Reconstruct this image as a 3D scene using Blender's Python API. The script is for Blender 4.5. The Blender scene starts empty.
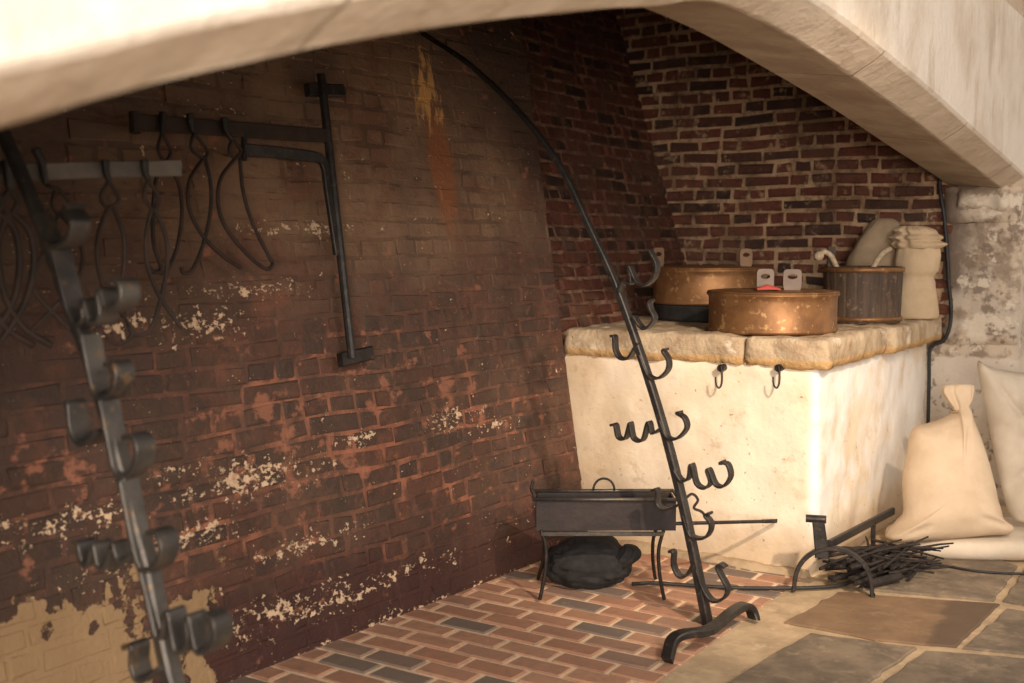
import bpy, bmesh, math, random
from mathutils import Vector, noise
random.seed(7)
R = random.Random(11)
COL = bpy.context.scene.collection
# ------------------------------------------------------------------ camera
F, CX, CY, CAMZ = 1168.0, 512.0, 341.5, 1.48
YAW, PITCH = math.radians(32.9), math.radians(4.81)
cam_d = bpy.data.cameras.new('camera'); cam = bpy.data.objects.new('camera', cam_d); COL.objects.link(cam)
cam_d.sensor_width = 36.0; cam_d.lens = 36.0 * F / 1024.0
cam.location = (0, 0, CAMZ); cam.rotation_euler = (math.pi/2 - PITCH, 0, YAW)
cam_d.dof.use_dof = True; cam_d.dof.focus_distance = 5.0; cam_d.dof.aperture_fstop = 2.0
cam_d.clip_start = 0.05
bpy.context.scene.camera = cam
CR = Vector((math.cos(YAW), math.sin(YAW), 0))          # camera right on the ground
CF = Vector((-math.sin(YAW), math.cos(YAW), 0))         # camera forward on the ground
CAM = Vector((0, 0, CAMZ))

def ray(px, py):
    a = (px - CX) / F; b = -(py - CY) / F
    cp, sp = math.cos(PITCH), math.sin(PITCH)
    return CR * a + CF * (cp + b * sp) + Vector((0, 0, 1)) * (b * cp - sp)
def PY(px, py, y):                                      # point of the sight line on the plane y = const
    d = ray(px, py); return CAM + d * (y / d.y)
def PX(px, py, x):
    d = ray(px, py); return CAM + d * (x / d.x)
def PF(px, py, z=0.0):                                  # on a horizontal plane
    d = ray(px, py); return CAM + d * ((z - CAMZ) / d.z)
def PL(px, py, p0, n):
    d = ray(px, py); return CAM + d * ((p0 - CAM).dot(n) / d.dot(n))
LEAN, SKEW = 0.155, 0.05
def PW(px, py, off=0.0):                                # on the leaning back wall, off metres in front
    return PL(px, py, Vector((-2.86 + off, 3.3, 0)), Vector((1, -SKEW, LEAN)))
def loc(e1, e2, z=0.0):                                 # metres right / forward of the camera -> world
    v = CR * e1 + CF * e2; return Vector((v.x, v.y, z))

# ------------------------------------------------------------------ materials
class NT:
    def __init__(s, name):
        s.m = bpy.data.materials.new(name); s.m.use_nodes = True
        s.t = s.m.node_tree; s.b = s.t.nodes['Principled BSDF']
        s.pos = s.t.nodes.new('ShaderNodeNewGeometry').outputs['Position']
    def n(s, k, **kw):
        x = s.t.nodes.new('ShaderNode' + k)
        for a, v in kw.items(): setattr(x, a, v)
        return x
    def put(s, sock, v):
        if v is None: return
        if hasattr(v, 'is_linked'): s.t.links.new(v, sock)
        elif isinstance(v, (tuple, list)) and len(v) == 3 and sock.type == 'RGBA': sock.default_value = (*v, 1)
        else: sock.default_value = v
    def math(s, op, a, b=0.0, clamp=False):
        x = s.n('Math', operation=op, use_clamp=clamp); s.put(x.inputs[0], a); s.put(x.inputs[1], b); return x.outputs[0]
    def mul(s, a, b): return s.math('MULTIPLY', a, b)
    def add(s, a, b): return s.math('ADD', a, b)
    def mx(s, a, b): return s.math('MAXIMUM', a, b)
    def rng(s, v, lo, hi, a=0.0, b=1.0):
        x = s.n('MapRange', interpolation_type='SMOOTHSTEP'); s.put(x.inputs[0], v)
        for i, q in enumerate((lo, hi, a, b)): x.inputs[1 + i].default_value = q
        return x.outputs[0]
    def noise(s, scale, detail=4, rough=0.55, vec=None, stretch=None, off=0.0):
        x = s.n('TexNoise'); x.inputs['Scale'].default_value = scale; x.inputs['Detail'].default_value = detail
        x.inputs['Roughness'].default_value = rough
        mp = s.n('Mapping'); s.put(mp.inputs[0], vec or s.pos)
        mp.inputs['Location'].default_value = (off, off * 1.7, off * .6)
        if stretch: mp.inputs['Scale'].default_value = stretch
        s.t.links.new(mp.outputs[0], x.inputs['Vector']); return x.outputs['Fac']
    def mix(s, f, a, b):
        x = s.n('Mix', data_type='RGBA'); s.put(x.inputs[0], f); s.put(x.inputs[6], a); s.put(x.inputs[7], b); return x.outputs[2]
    def xyz(s):
        x = s.n('SeparateXYZ'); s.t.links.new(s.pos, x.inputs[0]); return x.outputs
    def attr(s, name):
        x = s.n('Attribute', attribute_name=name); y = s.n('SeparateColor'); s.t.links.new(x.outputs['Color'], y.inputs[0]); return y.outputs
    def blob(s, y0, z0, ry, rz, Y, Z):                  # 1 in the middle, 0 at the rim of an ellipse on a wall
        a = s.mul(s.add(Y, -y0), 1 / ry); b = s.mul(s.add(Z, -z0), 1 / rz)
        return s.math('SUBTRACT', 1.0, s.math('SQRT', s.add(s.mul(a, a), s.mul(b, b))), True)
    def bump(s, h, dist=0.01, strength=1.0):
        x = s.n('Bump'); x.inputs['Distance'].default_value = dist; x.inputs['Strength'].default_value = strength
        s.put(x.inputs['Height'], h); s.t.links.new(x.outputs[0], s.b.inputs['Normal'])
    def done(s, col, rough=0.7, metal=0.0, spec=0.5):
        s.put(s.b.inputs['Base Color'], col); s.put(s.b.inputs['Roughness'], rough); s.put(s.b.inputs['Metallic'], metal)
        s.b.inputs['Specular IOR Level'].default_value = spec
        return s.m

def simple(name, c1, c2, scale=20, rough=0.7, metal=0.0, bump=0.002, c3=None, spec=.5, stretch=None):
    s = NT(name); f = s.rng(s.noise(scale, 5, .6, stretch=stretch), .35, .65); c = s.mix(f, c1, c2)
    if c3: c = s.mix(s.rng(s.noise(scale * 3.1, 4, .6, off=3), .58, .68), c, c3)
    if bump: s.bump(s.noise(scale * 2.5, 6, .65), bump * 4, .6)
    return s.done(c, rough, metal, spec)

IRON = simple('wrought_iron', (.017, .015, .014), (.034, .029, .026), 18, .48, .35, .001, (.09, .05, .028))
IRON_L = simple('worn_grey_iron', (.05, .045, .042), (.09, .08, .07), 10, .42, .45, .001, (.14, .09, .05))
IRON_R = simple('rusty_iron', (.022, .014, .010), (.045, .025, .018), 14, .7, .1, .001)
RAIL = simple('grey_iron_rail', (.10, .085, .072), (.15, .125, .10), 14, .5, .3, .001)
COPPER = simple('aged_copper', (.27, .135, .055), (.18, .085, .035), 9, .52, .55, .0006, (.42, .25, .11))
BRASS = simple('pale_tinned_copper', (.17, .125, .098), (.13, .095, .075), 9, .6, .1, .0006)
TAB = simple('dull_copper', (.20, .12, .06), (.15, .085, .045), 9, .6, .2, .0006)
RED = simple('red_cloth', (.42, .06, .04), (.35, .05, .04), 20, .8)
STAVE = simple('dark_bucket_wood', (.085, .052, .032), (.045, .028, .018), 12, .7, 0, .001, (.16, .10, .06), stretch=(3, 3, .4))
ROPE = simple('pale_rope', (.60, .47, .33), (.42, .31, .2), 60, .9)
CLOTH_B = simple('black_cloth', (.011, .010, .010), (.020, .018, .018), 20, .9, 0, .002)
CABLE = simple('black_rubber_cable', (.012, .012, .013), (.018, .018, .018), 20, .5)
TWIG = simple('dark_twig_bark', (.010, .007, .006), (.026, .016, .012), 30, .8)
IRON_B = simple('heat_browned_iron', (.020, .014, .014), (.032, .021, .019), 12, .6, .2, .001)

def sackmat(name, c1, c2):
    s = NT(name)
    w = s.n('TexWave', wave_type='BANDS', bands_direction='Z'); w.inputs['Scale'].default_value = 90; s.t.links.new(s.pos, w.inputs[0])
    w2 = s.n('TexWave', wave_type='BANDS', bands_direction='X'); w2.inputs['Scale'].default_value = 90; s.t.links.new(s.pos, w2.inputs[0])
    c = s.mix(s.rng(s.noise(5, 5, .6), .35, .68), c1, c2)
    h = s.add(s.mul(s.add(w.outputs['Fac'], w2.outputs['Fac']), .12), s.noise(9, 5, .6))
    s.bump(h, .012, .55)
    return s.done(c, .92, 0, .2)
SACK = sackmat('hessian_cloth', (.66, .52, .375), (.56, .43, .30))
SACK2 = sackmat('pale_canvas', (.70, .61, .49), (.60, .51, .40))
SACK3 = sackmat('brown_hessian', (.46, .34, .22), (.34, .25, .16))
SACK4 = sackmat('cream_hessian', (.66, .50, .33), (.54, .40, .25))

def plaster_mat():
    s = NT('limewashed_plaster'); Y = s.xyz()
    c = s.mix(s.rng(s.noise(3.5, 6, .65), .38, .66), (.88, .76, .60), (.80, .66, .48))
    c = s.mix(s.mul(s.rng(s.noise(9, 6, .7, off=4), .55, .72), .6), c, (.52, .37, .22))
    c = s.mix(s.mul(s.rng(s.noise(38, 3, .6, off=9), .66, .72), .7), c, (.25, .13, .07))
    # smoke-browned left end and foot of the front
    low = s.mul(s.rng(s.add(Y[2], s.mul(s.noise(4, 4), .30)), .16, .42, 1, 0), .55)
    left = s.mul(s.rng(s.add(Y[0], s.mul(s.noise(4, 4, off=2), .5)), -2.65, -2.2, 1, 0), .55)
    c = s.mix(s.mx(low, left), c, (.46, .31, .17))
    # whiter limewash round the corner
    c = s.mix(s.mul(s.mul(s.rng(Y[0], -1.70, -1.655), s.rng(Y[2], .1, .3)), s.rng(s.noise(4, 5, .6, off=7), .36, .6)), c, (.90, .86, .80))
    s.bump(s.add(s.noise(6, 5, .55), s.mul(s.noise(40, 4, .6), .10)), .02, .6)
    return s.done(c, .88, 0, .2)
PLASTER = plaster_mat()
def cap_mat():
    s = NT('worn_cap_stone'); Y = s.xyz()
    c = s.mix(s.rng(s.noise(5, 6, .65), .38, .62), (.55, .43, .29), (.38, .27, .17))
    c = s.mix(s.rng(s.noise(8, 5, .6, off=5), .55, .68), c, (.72, .60, .46))
    band = s.rng(s.add(Y[2], s.mul(s.noise(9, 3), .03)), .972, .985, 1, 0)
    c = s.mix(s.mul(band, .8), c, (.55, .33, .13))
    s.bump(s.add(s.noise(9, 6, .6), s.mul(s.noise(45, 4, .6), .25)), .03, .8)
    return s.done(c, .85, 0, .2)
CAP = cap_mat()

def wall_back_mat():
    s = NT('sooty_hearth_brick'); X, Y, Z = s.xyz(); a = s.attr('bc')
    isb, r1, r2 = a[2], a[0], a[1]
    # brick bodies and mortar
    br = s.mix(r1, (.080, .040, .027), (.115, .050, .032))
    br = s.mix(s.mul(s.rng(r2, .6, .95), .7), br, (.045, .032, .028))
    mo = s.mix(s.rng(s.noise(6, 4), .4, .6), (.085, .045, .030), (.15, .068, .045))
    def W(px, py): p = PW(px, py); return p.y, p.z
    yr, zr = W(350, 450); mo = s.mix(s.mul(s.rng(s.add(s.blob(yr, zr, 1.9, .62, Y, Z), s.mul(s.add(s.noise(5, 5, .65, off=7), -.5), 3.0)), .35, .7), .9), mo, (.36, .140, .080))
    c = s.mix(isb, mo, br)
    c = s.mix(s.mul(s.rng(s.noise(3.3, 5, .65, off=6), .48, .66), .75), c, s.mix(isb, (.12, .052, .035), (.055, .038, .03)))
    c = s.mix(s.mul(s.rng(s.noise(4.2, 5, .65, off=16), .54, .70), .65), c, (.22, .080, .045))
    # broad smoky haze that hides the pattern of the bricks
    hz = s.rng(s.add(s.mul(s.noise(1.9, 6, .7, off=31), .7), s.mul(s.noise(8, 5, .7, off=33), .3)), .44, .56)
    c = s.mix(s.mul(hz, .72), c, s.mix(s.rng(s.noise(5, 6, .7, off=35), .4, .62), (.070, .045, .032), (.115, .064, .042)))
    c = s.mix(s.mul(s.rng(s.noise(17, 6, .75, off=41), .50, .66), .55), c, (.045, .028, .022))
    c = s.mix(s.mul(s.rng(s.noise(21, 5, .7, off=45), .56, .68), .45), c, (.20, .085, .052))
    # old brown skim over the upper wall
    k = s.add(Z, s.mul(s.noise(1.6, 5, .6, off=2), .9))
    skim = s.rng(k, 1.55, 2.1)
    sc = s.mix(s.rng(s.noise(2.2, 5, .6, off=1), .38, .66), (.235, .142, .085), (.145, .088, .058))
    sc = s.mix(s.mul(s.rng(s.noise(3.1, 6, .7, off=61), .47, .62), .7), sc, (.17, .075, .045))
    sc = s.mix(s.mul(s.math('SUBTRACT', 1.0, isb), s.mul(s.rng(s.noise(2.8, 5, .6, off=63), .46, .62), .5)), sc, (.055, .034, .025))
    sc = s.mix(s.mul(s.rng(s.noise(14, 5, .7, off=8, stretch=(1, .5, 2)), .55, .7), .6), sc, (.05, .03, .022))
    c = s.mix(s.mul(skim, .93), c, sc)
    # soot at the top right and along the left
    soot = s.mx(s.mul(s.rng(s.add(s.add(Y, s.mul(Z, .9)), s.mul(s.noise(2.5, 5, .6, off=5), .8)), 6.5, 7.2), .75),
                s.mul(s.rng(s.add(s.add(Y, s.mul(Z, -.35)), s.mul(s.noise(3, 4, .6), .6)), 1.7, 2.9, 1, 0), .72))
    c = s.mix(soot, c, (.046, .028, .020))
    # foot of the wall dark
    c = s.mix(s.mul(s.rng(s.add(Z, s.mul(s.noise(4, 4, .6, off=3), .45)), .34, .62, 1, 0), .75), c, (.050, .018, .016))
    # rust streak high up
    def W(px, py): p = PW(px, py); return p.y, p.z
    st = s.noise(7, 4, .6, stretch=(1, 2.5, .35), off=2)
    y0, z0 = W(440, 165)
    f = s.mul(s.rng(s.add(s.blob(y0, z0, .19, .55, Y, Z), s.mul(s.add(st, -.5), .7)), .35, .75), .75)
    c = s.mix(f, c, (.27, .095, .035))
    y0, z0 = W(426, 92)
    f = s.rng(s.add(s.blob(y0, z0, .17, .34, Y, Z), s.mul(s.add(s.noise(18, 5, .65, stretch=(1, 1.6, .35)), -.5), 2.4)), .55, .85)
    c = s.mix(f, c, (.62, .34, .12))
    # lime flecks, thick in a few places
    m = None
    for (px, py, rx, ry) in ((300, 229, .62, .05), (258, 290, .5, .06), (245, 478, .70, .12), (225, 470, .4, .08), (300, 548, .5, .07), (205, 325, .35, .10),
                             (60, 522, .75, .08), (190, 535, .4, .07), (455, 415, .35, .12), (330, 600, 1.2, .09), (500, 425, .2, .06), (270, 615, .7, .10),
                             (500, 590, .5, .05), (120, 325, .3, .05), (350, 440, .4, .05), (130, 560, .5, .10)):
        y0, z0 = W(px, py); b = s.blob(y0, z0, rx, ry, Y, Z); m = b if m is None else s.mx(m, b)
    fn = s.add(s.mul(s.noise(55, 3, .65, stretch=(1, .7, 1.1)), .66), s.mul(s.noise(9, 3, .6, stretch=(1, .6, 1.4), off=3), .34))
    base = s.mul(s.rng(Z, .05, .0), .10)
    fl = s.mx(s.rng(s.add(s.add(fn, s.mul(m, .135)), base), .637, .68), s.mul(s.rng(s.add(s.noise(16, 4, .7, off=51), s.mul(m, .12)), .685, .71), .9))
    c = s.mix(fl, c, (.70, .50, .33))
    # orange-pink raw patches where faces have spalled
    m = None
    for (px, py, rx, ry) in ((450, 400, .35, .22), (265, 420, .5, .15), (300, 470, .6, .2), (390, 370, .4, .15), (100, 470, .5, .1)):
        y0, z0 = W(px, py); b = s.blob(y0, z0, rx, ry, Y, Z); m = b if m is None else s.mx(m, b)
    c = s.mix(s.mul(s.rng(s.add(s.noise(13, 4, .6, off=12, stretch=(1, .8, 1)), s.mul(m, .15)), .62, .72), .65), c, (.36, .145, .085))
    # remains of cream plaster low on the left
    edge = s.add(s.add(Z, s.mul(s.add(s.noise(4.5, 6, .62, off=1), -.5), .75)), s.mul(s.add(s.noise(22, 3, .6), -.5), .12))
    pl = s.mul(s.rng(edge, .385, .40, 1, 0), s.rng(s.add(Y, s.mul(s.add(s.noise(4, 6, .68, off=3), -.5), 1.6)), 2.52, 2.56, 1, 0))
    c = s.mix(pl, c, s.mix(s.noise(6, 4), (.29, .18, .09), (.36, .24, .13)))
    h = s.add(s.mul(s.noise(9, 6, .65), 1.0), s.mul(s.noise(50, 5, .7), .35))
    s.bump(s.add(h, s.mul(s.mx(fl, pl), .4)), .018, .8)
    return s.done(c, .72, 0, .35)
WALLB = wall_back_mat()

def brick_mat(name, b1, b2, dark, mo1, mo2, limef=.62, bump=.015):
    s = NT(name); a = s.attr('bc')
    br = s.mix(a[0], b1, b2); br = s.mix(s.rng(a[1], .6, .9), br, dark)
    br = s.mix(s.mul(s.rng(s.noise(22, 5, .65), .45, .7), .45), br, dark)
    mo = s.mix(s.rng(s.noise(7, 5), .35, .65), mo1, mo2)
    c = s.mix(a[2], mo, br)
    c = s.mix(s.mul(s.rng(s.noise(11, 6, .7, off=4), limef, limef + .1), .7), c, mo2)
    if name.endswith(('end_brick', 'recess_brick')):
        k = .62 if 'end' in name else .85
        hz = s.rng(s.add(s.mul(s.noise(2.3, 6, .7, off=31), .65), s.mul(s.noise(10, 5, .7, off=33), .35)), .47, .58)
        c = s.mix(s.mul(hz, k), c, s.mix(s.noise(5, 6, .7, off=35), (.075, .038, .026), (.16, .085, .052)))
        c = s.mix(s.mul(s.rng(s.noise(19, 6, .75, off=41), .50, .64), .6), c, (.05, .028, .02))
    s.bump(s.add(s.noise(14, 5, .6), s.mul(s.noise(60, 5, .7), .35)), bump, .8)
    return s.done(c, .8, 0, .25)
WALLR = brick_mat('dark_red_end_brick', (.13, .042, .028), (.19, .065, .040), (.050, .028, .022), (.44, .27, .155), (.56, .38, .23), .57)
WALLC = brick_mat('red_recess_brick', (.12, .040, .026), (.16, .055, .034), (.045, .024, .018), (.15, .068, .042), (.34, .20, .13), .59)
FLOORB = brick_mat('hearth_paver_brick', (.47, .26, .165), (.37, .19, .12), (.20, .15, .12), (.76, .56, .37), (.82, .64, .44), .66, .006)

def stone_mat():
    s = NT('warm_limestone_plaster'); X, Y, Z = s.xyz()
    c = s.mix(s.rng(s.noise(2.2, 6, .6), .38, .64), (.64, .53, .41), (.53, .42, .31))
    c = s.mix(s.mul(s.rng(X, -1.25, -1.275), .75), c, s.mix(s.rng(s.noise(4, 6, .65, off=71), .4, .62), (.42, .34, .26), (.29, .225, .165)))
    c = s.mix(s.mul(s.rng(s.noise(8, 5, .65, off=5), .58, .72), .5), c, (.38, .28, .19))
    # the lime-washed face above the arch is paler
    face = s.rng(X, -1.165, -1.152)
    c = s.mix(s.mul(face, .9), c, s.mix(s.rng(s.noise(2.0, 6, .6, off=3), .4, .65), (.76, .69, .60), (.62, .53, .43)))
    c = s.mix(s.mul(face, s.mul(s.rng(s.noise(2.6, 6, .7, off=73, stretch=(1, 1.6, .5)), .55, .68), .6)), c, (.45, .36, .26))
    # bare, weathered stone of the jamb
    jm = s.mul(s.rng(s.add(Z, s.mul(s.noise(5, 4, .6, off=2), .10)), 1.80, 1.84, 1, 0), s.rng(Y, 6.55, 6.8))
    jc = s.mix(s.rng(s.noise(6, 6, .7, off=8), .42, .60), (.60, .50, .39), (.30, .23, .17))
    jc = s.mix(s.rng(s.noise(3.2, 4, .6, off=11), .48, .62), jc, (.55, .48, .40))
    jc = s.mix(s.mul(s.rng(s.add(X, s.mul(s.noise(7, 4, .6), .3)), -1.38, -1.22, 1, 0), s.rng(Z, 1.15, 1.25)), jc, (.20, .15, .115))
    jc = s.mix(s.rng(s.add(Z, s.mul(s.noise(8, 3), .08)), .86, .88, 1, 0), jc, (.66, .58, .49))
    jc = s.mix(s.mul(s.rng(s.add(s.mul(s.noise(26, 3, .6, off=1), .4), s.mul(s.noise(4, 4, .6, off=21), .6)), .54, .60), .8), jc, (.20, .15, .115))
    jc = s.mix(s.mul(s.rng(s.noise(5, 6, .7, off=25), .54, .60), .9), jc, (.70, .62, .51))
    c = s.mix(jm, c, jc)
    # joints between the arch stones
    j = None
    for y0 in (1.35, 2.75, 4.16, 5.5, 6.6):
        b = s.rng(s.math('ABSOLUTE', s.add(s.add(Y, -y0), s.mul(s.add(s.noise(6, 3), -.5), .05))), .004, .010, 1, 0); j = b if j is None else s.mx(j, b)
    j = s.mul(j, s.rng(X, -1.16, -1.15, 1, 0))
    c = s.mix(s.mul(j, .5), c, (.22, .15, .09))
    s.bump(s.add(s.add(s.noise(5, 6, .6), s.mul(s.noise(35, 5, .65), .25)), s.mul(j, -.5)), .03, .6)
    return s.done(c, .85, 0, .25)
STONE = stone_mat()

def slab_mat(name, c1, c2, c3, rough=.6):
    s = NT(name); c = s.mix(s.rng(s.noise(6, 6, .65), .35, .65), c1, c2)
    c = s.mix(s.mul(s.rng(s.noise(14, 5, .7, off=4), .52, .7), .6), c, c3)
    if name.startswith('brown'):
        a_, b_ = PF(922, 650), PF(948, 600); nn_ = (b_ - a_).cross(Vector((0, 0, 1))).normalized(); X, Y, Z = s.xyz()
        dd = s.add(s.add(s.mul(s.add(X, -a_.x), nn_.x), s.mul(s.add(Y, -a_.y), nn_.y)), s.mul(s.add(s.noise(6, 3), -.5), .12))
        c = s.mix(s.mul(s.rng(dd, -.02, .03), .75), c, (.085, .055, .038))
    s.bump(s.add(s.noise(7, 6, .6), s.mul(s.noise(50, 5, .65), .3)), .012, .7)
    return s.done(c, rough, 0, .4)
SLAB_G = slab_mat('grey_flagstone', (.23, .175, .12), (.13, .10, .072), (.36, .27, .18), .7)
SLAB_B = slab_mat('brown_flagstone', (.23, .145, .08), (.18, .11, .062), (.30, .20, .12), .6)
SLAB_T = slab_mat('sandy_mortar', (.50, .37, .23), (.36, .26, .16), (.62, .47, .31), .85)
def far_floor():
    s = NT('flagstone_floor'); b = s.n('TexBrick'); b.inputs['Scale'].default_value = 1.0
    b.inputs['Brick Width'].default_value = .85; b.inputs['Row Height'].default_value = .55; b.inputs['Mortar Size'].default_value = .02
    for i, c in enumerate(((.17, .14, .105), (.12, .10, .08), (.44, .32, .2))): b.inputs[1 + i].default_value = (*c, 1)
    s.t.links.new(s.pos, b.inputs[0]); s.bump(s.noise(7, 6, .6), .01, .7)
    return s.done(b.outputs['Color'], .65, 0, .4)
FLOORF = far_floor()
DARK = simple('soot_black', (.02, .014, .011), (.035, .022, .016), 5, .9)

# ------------------------------------------------------------------ mesh helpers
def obj(name, bm, mat, parent=None, smooth=False):
    me = bpy.data.meshes.new(name); bm.normal_update(); bm.to_mesh(me); bm.free()
    if smooth:
        for p in me.polygons: p.use_smooth = True
    for m in (mat if isinstance(mat, (list, tuple)) else [mat]): me.materials.append(m)
    o = bpy.data.objects.new(name, me); COL.objects.link(o)
    if parent:
        o.parent = parent; o.matrix_parent_inverse = parent_inv(parent)
    return o
def parent_inv(p):
    from mathutils import Matrix
    m = Matrix.Identity(4); q = p
    while q: m = Matrix.LocRotScale(q.location, q.rotation_euler, q.scale) @ (m if q is p else m); q = None
    # things are placed by translation only, so the inverse is a plain shift
    return Matrix.Translation(-p.location)
def thing(name, label, cat, at, group=None):
    o = bpy.data.objects.new(name, None); COL.objects.link(o); o.location = at; o.empty_display_size = .05
    o['label'] = label; o['category'] = cat
    if group: o['group'] = group
    return o
def tag(o, label, cat, group=None):
    o['label'] = label; o['category'] = cat
    if group: o['group'] = group
    return o
def struct(name, bm, mat, **k):
    o = obj(name, bm, mat, **k); o['kind'] = 'structure'; return o

def spline(pts, n=5):
    pts = [Vector(p) for p in pts]
    if len(pts) < 3: return pts
    out = []
    for i in range(len(pts) - 1):
        p0 = pts[max(i - 1, 0)]; p1 = pts[i]; p2 = pts[i + 1]; p3 = pts[min(i + 2, len(pts) - 1)]
        for k in range(n):
            t = k / n
            out.append(.5 * ((2 * p1) + (p2 - p0) * t + (2 * p0 - 5 * p1 + 4 * p2 - p3) * t * t + (3 * p1 - p0 - 3 * p2 + p3) * t ** 3))
    out.append(pts[-1]); return out
def tube(bm, pts, r, seg=8, r1=None, closed=False):
    pts = [Vector(p) for p in pts]; n = len(pts); rings = []; up = None
    for i, p in enumerate(pts):
        a = pts[(i - 1) % n] if (closed or i > 0) else p; b = pts[(i + 1) % n] if (closed or i < n - 1) else p
        t = (b - a).normalized()
        if up is None:
            up = Vector((0, 0, 1)) if abs(t.z) < .9 else Vector((1, 0, 0))
        s = t.cross(up).normalized(); up = s.cross(t).normalized()
        rr = r if r1 is None else r + (r1 - r) * i / (n - 1)
        if callable(r): rr = r(i / (n - 1))
        rings.append([bm.verts.new(p + (s * math.cos(q) + up * math.sin(q)) * rr) for q in [2 * math.pi * k / seg for k in range(seg)]])
    m = n if closed else n - 1
    for i in range(m):
        A, B = rings[i], rings[(i + 1) % n]
        for k in range(seg): bm.faces.new((A[k], A[(k + 1) % seg], B[(k + 1) % seg], B[k]))
    if not closed:
        bm.faces.new(rings[0][::-1]); bm.faces.new(rings[-1])
def strap(bm, pts, wdir, w, th, w1=None, th1=None):
    """flat bar swept along pts; wdir is the direction of its width."""
    pts = [Vector(p) for p in pts]; wdir = Vector(wdir).normalized(); n = len(pts); rings = []
    for i, p in enumerate(pts):
        t = (pts[min(i + 1, n - 1)] - pts[max(i - 1, 0)]).normalized()
        nn = t.cross(wdir).normalized(); f = i / (n - 1)
        ww = (w if w1 is None else w + (w1 - w) * f) / 2; tt = (th if th1 is None else th + (th1 - th) * f) / 2
        c = min(ww, tt) * .35
        rings.append([bm.verts.new(p + wdir * a + nn * b) for a, b in ((-ww, -tt + c), (-ww + c, -tt), (ww - c, -tt), (ww, -tt + c), (ww, tt - c), (ww - c, tt), (-ww + c, tt), (-ww, tt - c))])
    for A, B in zip(rings, rings[1:]):
        for k in range(8): bm.faces.new((A[k], A[(k + 1) % 8], B[(k + 1) % 8], B[k]))
    bm.faces.new(rings[0][::-1]); bm.faces.new(rings[-1])
def lathe(bm, prof, c, seg=48, fn=None):
    rings = []
    for (r, z) in prof:
        rings.append([bm.verts.new(Vector(c) + Vector((math.cos(a) * (r * (fn(a) if fn else 1)), math.sin(a) * (r * (fn(a) if fn else 1)), z))) for a in [2 * math.pi * k / seg for k in range(seg)]])
    for A, B in zip(rings, rings[1:]):
        for k in range(seg): bm.faces.new((A[k], A[(k + 1) % seg], B[(k + 1) % seg], B[k]))
    bm.faces.new(rings[0][::-1]); bm.faces.new(rings[-1])
def quad(bm, *p):
    return bm.faces.new([bm.verts.new(Vector(q)) for q in p])
def box(bm, x0, x1, y0, y1, z0, z1):
    v = [bm.verts.new((x, y, z)) for z in (z0, z1) for (x, y) in ((x0, y0), (x1, y0), (x1, y1), (x0, y1))]
    for f in ((3, 2, 1, 0), (4, 5, 6, 7), (0, 1, 5, 4), (1, 2, 6, 5), (2, 3, 7, 6), (3, 0, 4, 7)): bm.faces.new([v[i] for i in f])
def obox(bm, o, e1, e2, e3):
    o = Vector(o); v = [bm.verts.new(o + e1 * a + e2 * b + e3 * c) for c in (0, 1) for (a, b) in ((0, 0), (1, 0), (1, 1), (0, 1))]
    for f in ((3, 2, 1, 0), (4, 5, 6, 7), (0, 1, 5, 4), (1, 2, 6, 5), (2, 3, 7, 6), (3, 0, 4, 7)): bm.faces.new([v[i] for i in f])
def rough_box(bm, x0, x1, y0, y1, z0, z1, rad=.02, amp=.008, step=.04, freq=6, seed=0):
    """block with rounded arrises and a lumpy hand-worked surface"""
    lo = Vector((x0, y0, z0)); hi = Vector((x1, y1, z1)); nn = [max(2, int((hi[i] - lo[i]) / step)) for i in range(3)]
    cache = {}
    def vert(i, j, k):
        key = (i, j, k)
        if key not in cache:
            p = Vector([lo[a] + (hi[a] - lo[a]) * (i, j, k)[a] / nn[a] for a in range(3)])
            q = Vector([min(max(p[a], lo[a] + rad), hi[a] - rad) for a in range(3)])
            d = p - q
            if d.length > 1e-6: p = q + d.normalized() * rad; nr = d.normalized()
            else: nr = Vector((0, 0, 1))
            h = noise.fractal(p * freq + Vector((seed, 0, 0)), .8, 2, 4)
            cache[key] = bm.verts.new(p + nr * h * amp)
        return cache[key]
    for ax in range(3):
        a, b = [(1, 2), (2, 0), (0, 1)][ax]
        for side in (0, nn[ax]):
            for i in range(nn[a]):
                for j in range(nn[b]):
                    def K(u, v):
                        t = [0, 0, 0]; t[ax] = side; t[a] = u; t[b] = v; return vert(*t)
                    f = [K(i, j), K(i + 1, j), K(i + 1, j + 1), K(i, j + 1)]
                    bm.faces.new(f if side else f[::-1])

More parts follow.
